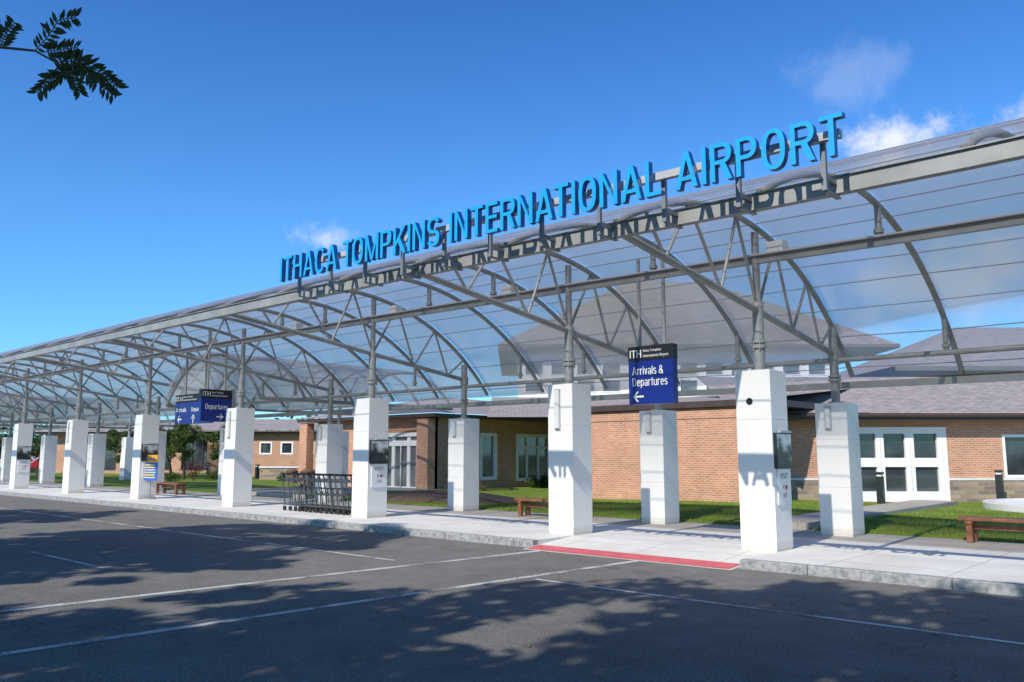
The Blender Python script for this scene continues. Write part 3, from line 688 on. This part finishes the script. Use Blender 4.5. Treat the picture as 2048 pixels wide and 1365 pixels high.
w_=wall(e,(0,0,0),0,15.5,3.1,ops)
for o in ops: window(w_,*o,3,1,fr='brown')
eave(e,(0,0,0),0,15.5,3.15,.8,.25,.3)
mb=MB(); mb.poly([(-.5,-.85,3.3),(16,-.85,3.3),(16,4,4.3),(-.5,4,4.3)]); mk('roof',mb,['roof'],e)
e=empty('stone_wall',W(-13.9,46),YAW,"low stone retaining wall in the lawn","wall")
mb=MB(); mb.box(0,2.6,0,.4,0,.75); mk('wall',mb,['stone'],e)
mb=MB(); mb.box(-.05,2.65,-.05,.45,.752,.84); mk('coping',mb,['offwhite'],e,bevel=.01)
# ------------------------------------------------------------------ street furniture
def bench(loc,rz,label):
    e=empty('bench',loc,rz,label,"bench","rustic timber benches")
    mb=MB()
    for k in range(3): mb.box(-.95,.95,-.2+k*.137,-.2+k*.137+.125,.37,.43)
    mk('seat',mb,['wood'],e,bevel=.012)
    for s in (-1,1):
        mb=MB(); mb.box(s*.78-.05,s*.78+.05,-.19,-.09,0,.31); mb.box(s*.78-.05,s*.78+.05,.09,.19,0,.31); mb.box(s*.78-.055,s*.78+.055,-.21,.21,.31,.368); mk('leg',mb,['wood'],e,bevel=.01)
    mb=MB(); mb.box(-.73,.73,-.03,.03,.22,.30); mk('stretcher',mb,['wood'],e,bevel=.008)
    return e
b1=bench((-3.15,16.15,0),0,"rustic brown timber bench on the grey walkway")
dup(b1,(-12.95,15.55,0)); dup(b1,(-31.2,14.9,0))
def bollard():
    e=empty('bollard',(0,0,0),0,"short dark square bollard light beside the path","bollard","dark bollard lights")
    mb=MB(); mb.box(-.095,.095,-.095,.095,0,.8); mk('post',mb,['darkmetal'],e,bevel=.01)
    mb=MB(); mb.box(-.07,.07,-.07,.07,.8,.86); mk('lens',mb,['lamp'],e)
    mb=MB(); mb.box(-.10,.10,-.10,.10,.86,.93); mk('cap',mb,['darkmetal'],e,bevel=.01); return e
b=bollard(); b.location=W(11.0,25.0,.05)
for p in (W(14.8,25.4,.1),(-43.2,25.7,0),(-41.2,27.5,0)): dup(b,p)
pc=W(15.65,22.3)
e=empty('round_planter',pc,0,"low round white slab planter filled with pale gravel","planter")
mb=MB(); n=80; RR=2.75
prof=[(RR,-.1),(RR,.19),(RR-.02,.21),(RR-.22,.21),(RR-.24,.19),(RR-.24,.05)]
vs=[(r*math.cos(6.28318*k/n),r*math.sin(6.28318*k/n),z) for r,z in prof for k in range(n)]
mb.add(vs,[(i*n+k,i*n+(k+1)%n,(i+1)*n+(k+1)%n,(i+1)*n+k) for i in range(len(prof)-1) for k in range(n)]); mk('rim',mb,['offwhite'],e,smooth=True)
mb=MB(); vs=[(0,0,.24)]+[((RR-.23)*math.cos(6.28318*k/n),(RR-.23)*math.sin(6.28318*k/n),.18) for k in range(n)]
mb.add(vs,[(0,1+k,1+(k+1)%n) for k in range(n)]); mk('gravel',mb,['gravel'],e)
def bin_():
    e=empty('litter_bin',(0,0,0),0,"round brown litter bin with domed lid","bin","brown litter bins")
    mb=MB(); mb.tube([(0,0,0),(0,0,.1),(0,0,.62)],.27,20,0,True,.31); mk('body',mb,['brickdark'],e,smooth=True)
    mb=MB(); mb.tube([(0,0,.62),(0,0,.67)],.33,20); mb.tube([(0,0,.67),(0,0,.76)],.28,20,0,True,.16); mk('lid',mb,['brickdark'],e,smooth=True)
    mb=MB()
    for k in range(16):
        a=k*.3927; mb.box(.29*math.cos(a)-.01,.29*math.cos(a)+.01,.29*math.sin(a)-.01,.29*math.sin(a)+.01,.04,.6)
    mk('slats',mb,['tan'],e); return e
b=bin_(); b.location=(-37.0,24.0,0); dup(b,(-36.0,24.4,0)); dup(b,(-59,19.5,0)); dup(b,(-31.5,21.2,.1))
e=empty('notice_sign',(-28.25,12.75,0),R_(38),"blue and orange notice sign on a short post","sign")
mb=MB(); mb.box(-.25,.25,-.02,.02,.62,1.22); mk('panel',mb,['blue'],e,bevel=.004)
mb=MB(); mb.box(-.25,.25,-.021,.021,1.225,1.48); mk('header',mb,['orange'],e,bevel=.004)
mb=MB(); mb.cyl(0,.05,0,1.4,.025,8); mb.cyl(0,.05,0,.03,.2,16); mk('post',mb,['steel'],e)
mb=MB()
for k in range(6): 
    w=rnd.uniform(.15,.2); mb.box(-w,w,-.026,-.0205,1.13-k*.085,1.165-k*.085)
mk('printed_lines',mb,['yellow'],e)
mb=MB(); mb.box(-.17,.17,-.026,-.0215,1.32,1.36); mk('printed_header',mb,['blue'],e)
def cart():
    e=empty('luggage_cart',(0,0,0),0,"dark steel luggage cart nested in a row","luggage cart","row of nested luggage carts")
    mb=MB(); r=.015
    for s in (-.26,.26):
        mb.tube([(-.42,s,.17),(.48,s*.75,.13)],r,6); mb.tube([(-.36,s,.17),(-.44,s,.55),(-.55,s,.94),(-.60,s,.97)],.018,8)
        mb.tube([(-.44,s,.50),(-.16,s*.9,.44),(-.12,s*.9,.56)],.011,6); mb.tube([(-.53,s,.86),(-.28,s*.95,.80),(-.26,s*.95,.90)],.011,6)
    for x,s in ((-.42,.26),(0,.23),(.46,.2)): mb.tube([(x,-s,.155),(x,s,.155)],.011,6)
    mb.tube([(-.38,0,.17),(-.46,0,.62)],.009,5)
    for z in (.46,.62): mb.tube([(-.41-.13*(z-.4),-.26,z),(-.41-.13*(z-.4),.26,z)],.010,6)
    mk('frame',mb,['cartmetal'],e,smooth=True)
    mb=MB(); mb.tube([(-.60,-.28,.97),(-.60,.28,.97)],.022,10); mk('handle',mb,['black'],e,smooth=True)
    mb=MB(); mb.box(-.53,-.515,-.2,.2,.78,.86); mk('panel',mb,['bracket'],e)
    for x,y in ((-.36,-.26),(-.36,.26),(.40,-.16),(.40,.16)):
        mb=MB(); mb.tube([(x,y-.018,.065),(x,y+.018,.065)],.065,14); mk('wheel',mb,['rubber'],e,smooth=True)
    return e
c0=cart(); c0.location=(-16.85,12.95,0)
for k in range(1,12): dup(c0,(-16.85-.24*k+rnd.uniform(-.01,.01),12.95+rnd.uniform(-.015,.015),0),R_(rnd.uniform(-1.2,1.2)))
def car(loc,rz,mat,label):
    e=empty('parked_car',loc,rz,label,"car","cars parked beyond the canopy")
    P=[(-2.2,.35),(-2.25,.7),(-2.1,.92),(-1.5,1.0),(-1.0,1.42),(-.6,1.5),(.5,1.5),(1.0,1.35),(1.55,1.0),(2.1,.88),(2.25,.6),(2.2,.35)]
    mb=MB(); mb.prism(P[::-1],-.85,.85); mk('body',mb,[mat],e,bevel=.09)
    for s in (-.853,.853):
        a=[(-1.3,1.02),(-.92,1.36),(-.5,1.42),(-.5,1.02)]; b2=[(-.42,1.02),(-.42,1.42),(.45,1.42),(.9,1.28),(1.3,1.02)]
        for q in (a,b2): mb=MB(); mb.poly([(x,s,z) for x,z in q]); mk('side_window',mb,['glass'],e)
    mb=MB(); mb.poly([(1.08,-.7,1.34),(1.08,.7,1.34),(1.56,.74,1.04),(1.56,-.74,1.04)]); mk('windscreen',mb,['glass'],e)
    for x in (-1.4,1.4):
        for y in (-.8,.8):
            mb=MB(); mb.tube([(x,y-.1,.32),(x,y+.1,.32)],.32,20); mk('wheel',mb,['rubber'],e,smooth=True)
    for y in (-.6,.6):
        mb=MB(); mb.box(2.15,2.26,y-.14,y+.14,.62,.76); mk('headlight',mb,['lamp'],e,bevel=.02)
car(W(-36.2,66,-.1),R_(60),'red',"red hatchback parked near the hedge")
car(W(-39.5,67,-.1),R_(60),'silver',"silver car parked beside a hedge"); car(W(-31.5,73,-.1),R_(60),'silver',"pale car parked behind pillars")
# ------------------------------------------------------------------ vegetation
def leafmesh(name,centers,radii,n,size,asp=.45):
    C=np.array(centers); Rr=np.array(radii); idx=NR.choice(len(C),n,p=(Rr[:,0]**2)/(Rr[:,0]**2).sum())
    d=NR.normal(size=(n,3)); d/=np.linalg.norm(d,axis=1)[:,None]; d*=NR.uniform(.1,1,n)[:,None]**.5
    P=C[idx]+d*Rr[idx]
    a=NR.normal(size=(n,3)); a[:,2]*=.6; a/=np.linalg.norm(a,axis=1)[:,None]; b=np.cross(a,NR.normal(size=(n,3))); b/=np.linalg.norm(b,axis=1)[:,None]
    s=(size*NR.uniform(.6,1.3,n))[:,None]; V=np.empty((n,4,3)); V[:,0]=P-a*s; V[:,1]=P-b*s*asp; V[:,2]=P+a*s; V[:,3]=P+b*s*asp
    me=bpy.data.meshes.new(name); me.vertices.add(4*n); me.vertices.foreach_set('co',V.ravel()); me.loops.add(4*n); me.loops.foreach_set('vertex_index',np.arange(4*n))
    me.polygons.add(n); me.polygons.foreach_set('loop_start',np.arange(0,4*n,4)); me.polygons.foreach_set('loop_total',np.full(n,4)); me.update(); return me
def tree(loc,h,cr,th,nl,ls,mat,label,nc=40,flat=.75,r0=.16,r1=.34,asp=.45):
    e=empty('tree',loc,0,label,"tree")
    mb=MB(); tp=(rnd.uniform(-.1,.1)*h*.3,rnd.uniform(-.1,.1)*h*.3,th)
    mb.tube([(0,0,-.1),(tp[0]*.4,tp[1]*.4,th*.5),tp],h*.028,10,0,True,h*.02)
    cs=[];rs=[]; cz=th+(h-th)*.5
    for k in range(nc):
        d=Vector((rnd.gauss(0,1),rnd.gauss(0,1),rnd.gauss(0,1))).normalized()*rnd.uniform(.1,1)**.6
        c=(tp[0]+d.x*cr*.92,tp[1]+d.y*cr*.92,cz+d.z*(h-th)*.45); r=cr*rnd.uniform(r0,r1); cs.append(c); rs.append((r,r,r*flat))
        if k%5==0:
            m=((tp[0]+c[0])/2,(tp[1]+c[1])/2,(tp[2]*.4+c[2]*.6)); mb.tube([tp,m,c],h*.007,6,0,False,h*.002)
    mk('trunk',mb,['bark'],e,smooth=True)
    me=leafmesh('crown',cs,rs,nl,ls,asp); me.materials.append(M[mat]); o=bpy.data.objects.new('crown',me); COL.objects.link(o); o.parent=e
    return e
TL="tall locust tree shading the road"
tree((-0.4,-5.5,-.13),11.8,5.7,5.2,19000,.20,'leafdark',TL,260,.7,.06,.15,.42)
tree((7.8,-4.7,-.13),11.8,5.2,5.5,16000,.20,'leafdark',TL,200,.7,.06,.15,.42)
tree((-13.9,-4.0,-.13),11.2,4.7,5.2,13500,.20,'leafdark',TL,190,.7,.06,.15,.42)
tree((-23.0,-4.9,-.13),11.2,4.2,5.2,11000,.20,'leafdark',TL,150,.7,.07,.16,.42)
tree((-6.0,-5.7,-.13),9.0,3.5,4.4,11000,.16,'leafdark',"slender locust tree with a drooping branch",130,.7,.08,.17,.42)
e=empty('locust_branch',(-4.75,-.55,3.15),0,"leafy locust branch hanging down from a tree","branch")
def P3(px,py,z=3.2):
    a=(px-1024)/1650; b=(682.5-py)/1650; cp,sp=math.cos(.1366),math.sin(.1366)
    fwd=(z*(cp-b*sp)); up=z*(sp+b*cp); q=W(z*a,fwd); return Vector((q[0],q[1],1.5+up))
org=Vector((-4.75,-.55,3.15))
mbb=MB(); mbl=MB()
def leaflet(p,d,nrm,l):
    s=d.cross(nrm).normalized()*l*.16
    mbl.add([p,p+d*l*.3+s,p+d*l*.65+s*.9,p+d*l,p+d*l*.65-s*.9,p+d*l*.3-s],[(0,1,2,3,4,5)])
def rachis(pts,ll=.055,n=11):
    n=int(n*1.35)
    pts=[Vector(p) for p in pts]; mbb.tube([p-org for p in pts],.0022,5,0,False)
    for k in range(n):
        t=(k+.8)/n*(len(pts)-1); i=min(int(t),len(pts)-2); p=pts[i].lerp(pts[i+1],t-i)-org; ax=(pts[i+1]-pts[i]).normalized()
        for sgn in (-1,1):
            side=ax.cross(Vector((FV[0],FV[1],.3))).normalized()*sgn
            d=(side+ax*rnd.uniform(.4,.9)+Vector((rnd.uniform(-.2,.2),rnd.uniform(-.2,.2),-.3))).normalized()
            leaflet(p,d,Vector((rnd.uniform(-.4,.4)+FV[0],rnd.uniform(-.4,.4)+FV[1],rnd.uniform(-.4,.6))).normalized(),ll*rnd.uniform(.8,1.15)*(1-.25*abs(k/n-.4)))
main=[P3(-520,40,3.4),P3(-200,70,3.3),P3(0,95),P3(70,102),P3(120,130),P3(160,160)]
mbb.tube([p-org for p in main],.007,6,0,True,.003)
rachis([P3(70,102),P3(95,75),P3(118,40),P3(150,35)],.052,10)
rachis([P3(118,128),P3(125,150),P3(100,160),P3(75,185)],.055,11)
rachis([P3(120,125),P3(160,120),P3(200,145),P3(235,175)],.06,13)
rachis([P3(120,130),P3(145,150),P3(160,185)],.05,9)
rachis([P3(100,115),P3(150,118),P3(190,160),P3(225,190)],.055,11)
rachis([P3(90,104),P3(120,100),P3(155,95)],.05,8)
rachis([P3(0,95),P3(10,70),P3(30,45)],.05,7)
rachis([P3(-40,85),P3(-20,60),P3(0,50)],.05,8)
rachis([P3(-150,75,3.3),P3(-130,120,3.3),P3(-90,180,3.3)],.05,10); rachis([P3(-250,68,3.3),P3(-240,10,3.3),P3(-200,-60,3.3)],.05,10)
mk('twig',mbb,['bark'],e); mk('leaves',mbl,['leafdark'],e)
ST="small leafy tree on the lawn near terminal"
tree((-44.6,24.6,0),3.7,1.3,.9,5500,.07,'leaf',ST,34)
tree((-47.9,23.6,0),3.9,1.4,.9,5500,.07,'leaf',ST,34)
tree((-51.5,24.6,0),3.7,1.4,.9,4500,.08,'leaf',ST,30)
tree((-57,24.0,0),3.6,1.5,.9,3500,.08,'leaf',ST,26)
tree((-41.5,30.5,0),3.4,1.2,.9,3500,.08,'leaf',ST,26)
def shrub(loc,r,h,mat,label):
    e=empty('shrub',loc,0,label,"shrub")
    mb=MB()
    for k in range(6):
        a=k*1.047; mb.tube([(0,0,0),(r*.5*math.cos(a),r*.5*math.sin(a),h*.6)],.015,5,0,False,.005)
    mk('stem',mb,['bark'],e)
    cs=[(rnd.uniform(-.5,.5)*r,rnd.uniform(-.5,.5)*r,h*rnd.uniform(.3,.7)) for _ in range(9)]; rs=[(r*.5,r*.5,h*.35)]*9
    me=leafmesh('foliage',cs,rs,900,.05); me.materials.append(M[mat]); o=bpy.data.objects.new('foliage',me); COL.objects.link(o); o.parent=e
shrub((-45.2,22.9,0),.8,1.2,'leafred',"purple leaved shrub in the planting bed")
for p,r,h in (((-43.0,23.0,0),.6,.7),((-45.5,21.6,0),.7,.6),((-47.5,21.6,0),.8,.9),((-41.0,23.0,0),.5,.5),((-50.5,22.0,0),.8,.8),((-38.6,24.6,0),.5,.6),((-24.1,28.6,0),.4,.7),((-24.1,27.9,0),.35,.5)):
    shrub(p,r,h,'leaf',"low green shrub in the planting bed")
cs=[];rs=[]
for k in range(60):
    q=W(-45+k*.28,72+rnd.uniform(-.6,.6)); cs.append((q[0],q[1],rnd.uniform(.6,2.6))); rs.append((1,1,.9))
me=leafmesh('hedge',cs,rs,9000,.16); me.materials.append(M['farleaf']); o=bpy.data.objects.new('hedge',me); COL.objects.link(o); tag(o,"tall clipped green hedge beyond the car park","hedge")
cs=[];rs=[]
for k in range(240):
    u=rnd.uniform(-110,60); q=W(u,rnd.uniform(120,150)); hh=rnd.uniform(2,6.5); cs.append((q[0],q[1],hh*rnd.random())); r=rnd.uniform(2.5,4.5); rs.append((r,r,r*.8))
me=leafmesh('distant_trees',cs,rs,26000,.5); me.materials.append(M['farleaf']); o=bpy.data.objects.new('distant_trees',me); COL.objects.link(o); tag(o,kind='stuff')
# ------------------------------------------------------------------ sky, sun, camera
EL=R_(38.5); AZ=R_(8)
sd=Vector((math.sin(AZ)*math.cos(EL),-math.cos(AZ)*math.cos(EL),math.sin(EL)))
w=bpy.data.worlds.new("World"); scene.world=w; w.use_nodes=True; nt=w.node_tree; nt.nodes.clear()
sky=N(nt,"ShaderNodeTexSky",sky_type='NISHITA'); sky.sun_disc=False; sky.sun_elevation=EL; sky.sun_rotation=math.atan2(sd.x,sd.y); sky.air_density=1.0; sky.dust_density=.3; sky.ozone_density=2.5
tint=mixc(nt,1.0,sky.outputs[0],(.62,1.20,1.74),'MULTIPLY')
tc=N(nt,"ShaderNodeTexCoord").outputs["Generated"]
szz=N(nt,"ShaderNodeSeparateXYZ"); nt.links.new(tc,szz.inputs[0])
tint=mixc(nt,1.0,tint,ramp(nt,szz.outputs[2],[(.0,(1,1,1)),(.28,(.92,.97,1.0)),(.5,(.62,.78,.92)),(1.0,(.5,.5,.52))]),'MULTIPLY')
nz=noise(nt,tc,10,9,.66)
tot=None
for c,sc,amp in (((-.296,1.02,.375),(12,12,22),.95),((-.345,.976,.456),(13,13,18),.16),((-.165,1.111,.40),(17,17,26),.7),((-.8275,.564,.2578),(19,19,38),.6),((-.2447,1.103,.21),(6,6,12),.6)):
    c=Vector(c).normalized()
    s=N(nt,"ShaderNodeVectorMath",operation='SUBTRACT'); nt.links.new(tc,s.inputs[0]); s.inputs[1].default_value=c
    m=N(nt,"ShaderNodeVectorMath",operation='MULTIPLY'); nt.links.new(s.outputs[0],m.inputs[0]); m.inputs[1].default_value=sc
    l=N(nt,"ShaderNodeVectorMath",operation='LENGTH'); nt.links.new(m.outputs[0],l.inputs[0])
    a=N(nt,"ShaderNodeMath",operation='MULTIPLY_ADD'); nt.links.new(nz,a.inputs[0]); a.inputs[1].default_value=-3.2; nt.links.new(l.outputs["Value"],a.inputs[2])
    mr=N(nt,"ShaderNodeMapRange",interpolation_type='SMOOTHSTEP'); nt.links.new(a.outputs[0],mr.inputs[0]); mr.inputs[1].default_value=-.75; mr.inputs[2].default_value=-1.65; mr.inputs[3].default_value=0; mr.inputs[4].default_value=amp
    if tot is None: tot=mr.outputs[0]
    else:
        mx=N(nt,"ShaderNodeMath",operation='MAXIMUM'); nt.links.new(tot,mx.inputs[0]); nt.links.new(mr.outputs[0],mx.inputs[1]); tot=mx.outputs[0]
cc=mixc(nt,tot,tint,(8.0,8.2,8.8))
bg=N(nt,"ShaderNodeBackground"); bg.inputs[1].default_value=.118; nt.links.new(cc,bg.inputs[0])
ow=N(nt,"ShaderNodeOutputWorld"); nt.links.new(bg.outputs[0],ow.inputs[0])
sl=bpy.data.lights.new("sun",'SUN'); sl.energy=5.0; sl.angle=R_(.53); sl.color=(1,.95,.87)
so=bpy.data.objects.new("sun",sl); COL.objects.link(so); so.rotation_euler=(-sd).to_track_quat('-Z','Y').to_euler(); so.location=(10,-30,40)
cd=bpy.data.cameras.new("camera"); cam=bpy.data.objects.new("camera",cd); COL.objects.link(cam); scene.camera=cam
cd.sensor_width=36; cd.lens=36*1650/2048; cd.clip_end=3000; cd.clip_start=.05
cam.location=(0,0,1.5); cam.rotation_euler=(math.pi/2+.1366,0,YAW)
scene.view_settings.view_transform='Standard'; scene.view_settings.look='None'; scene.view_settings.exposure=0
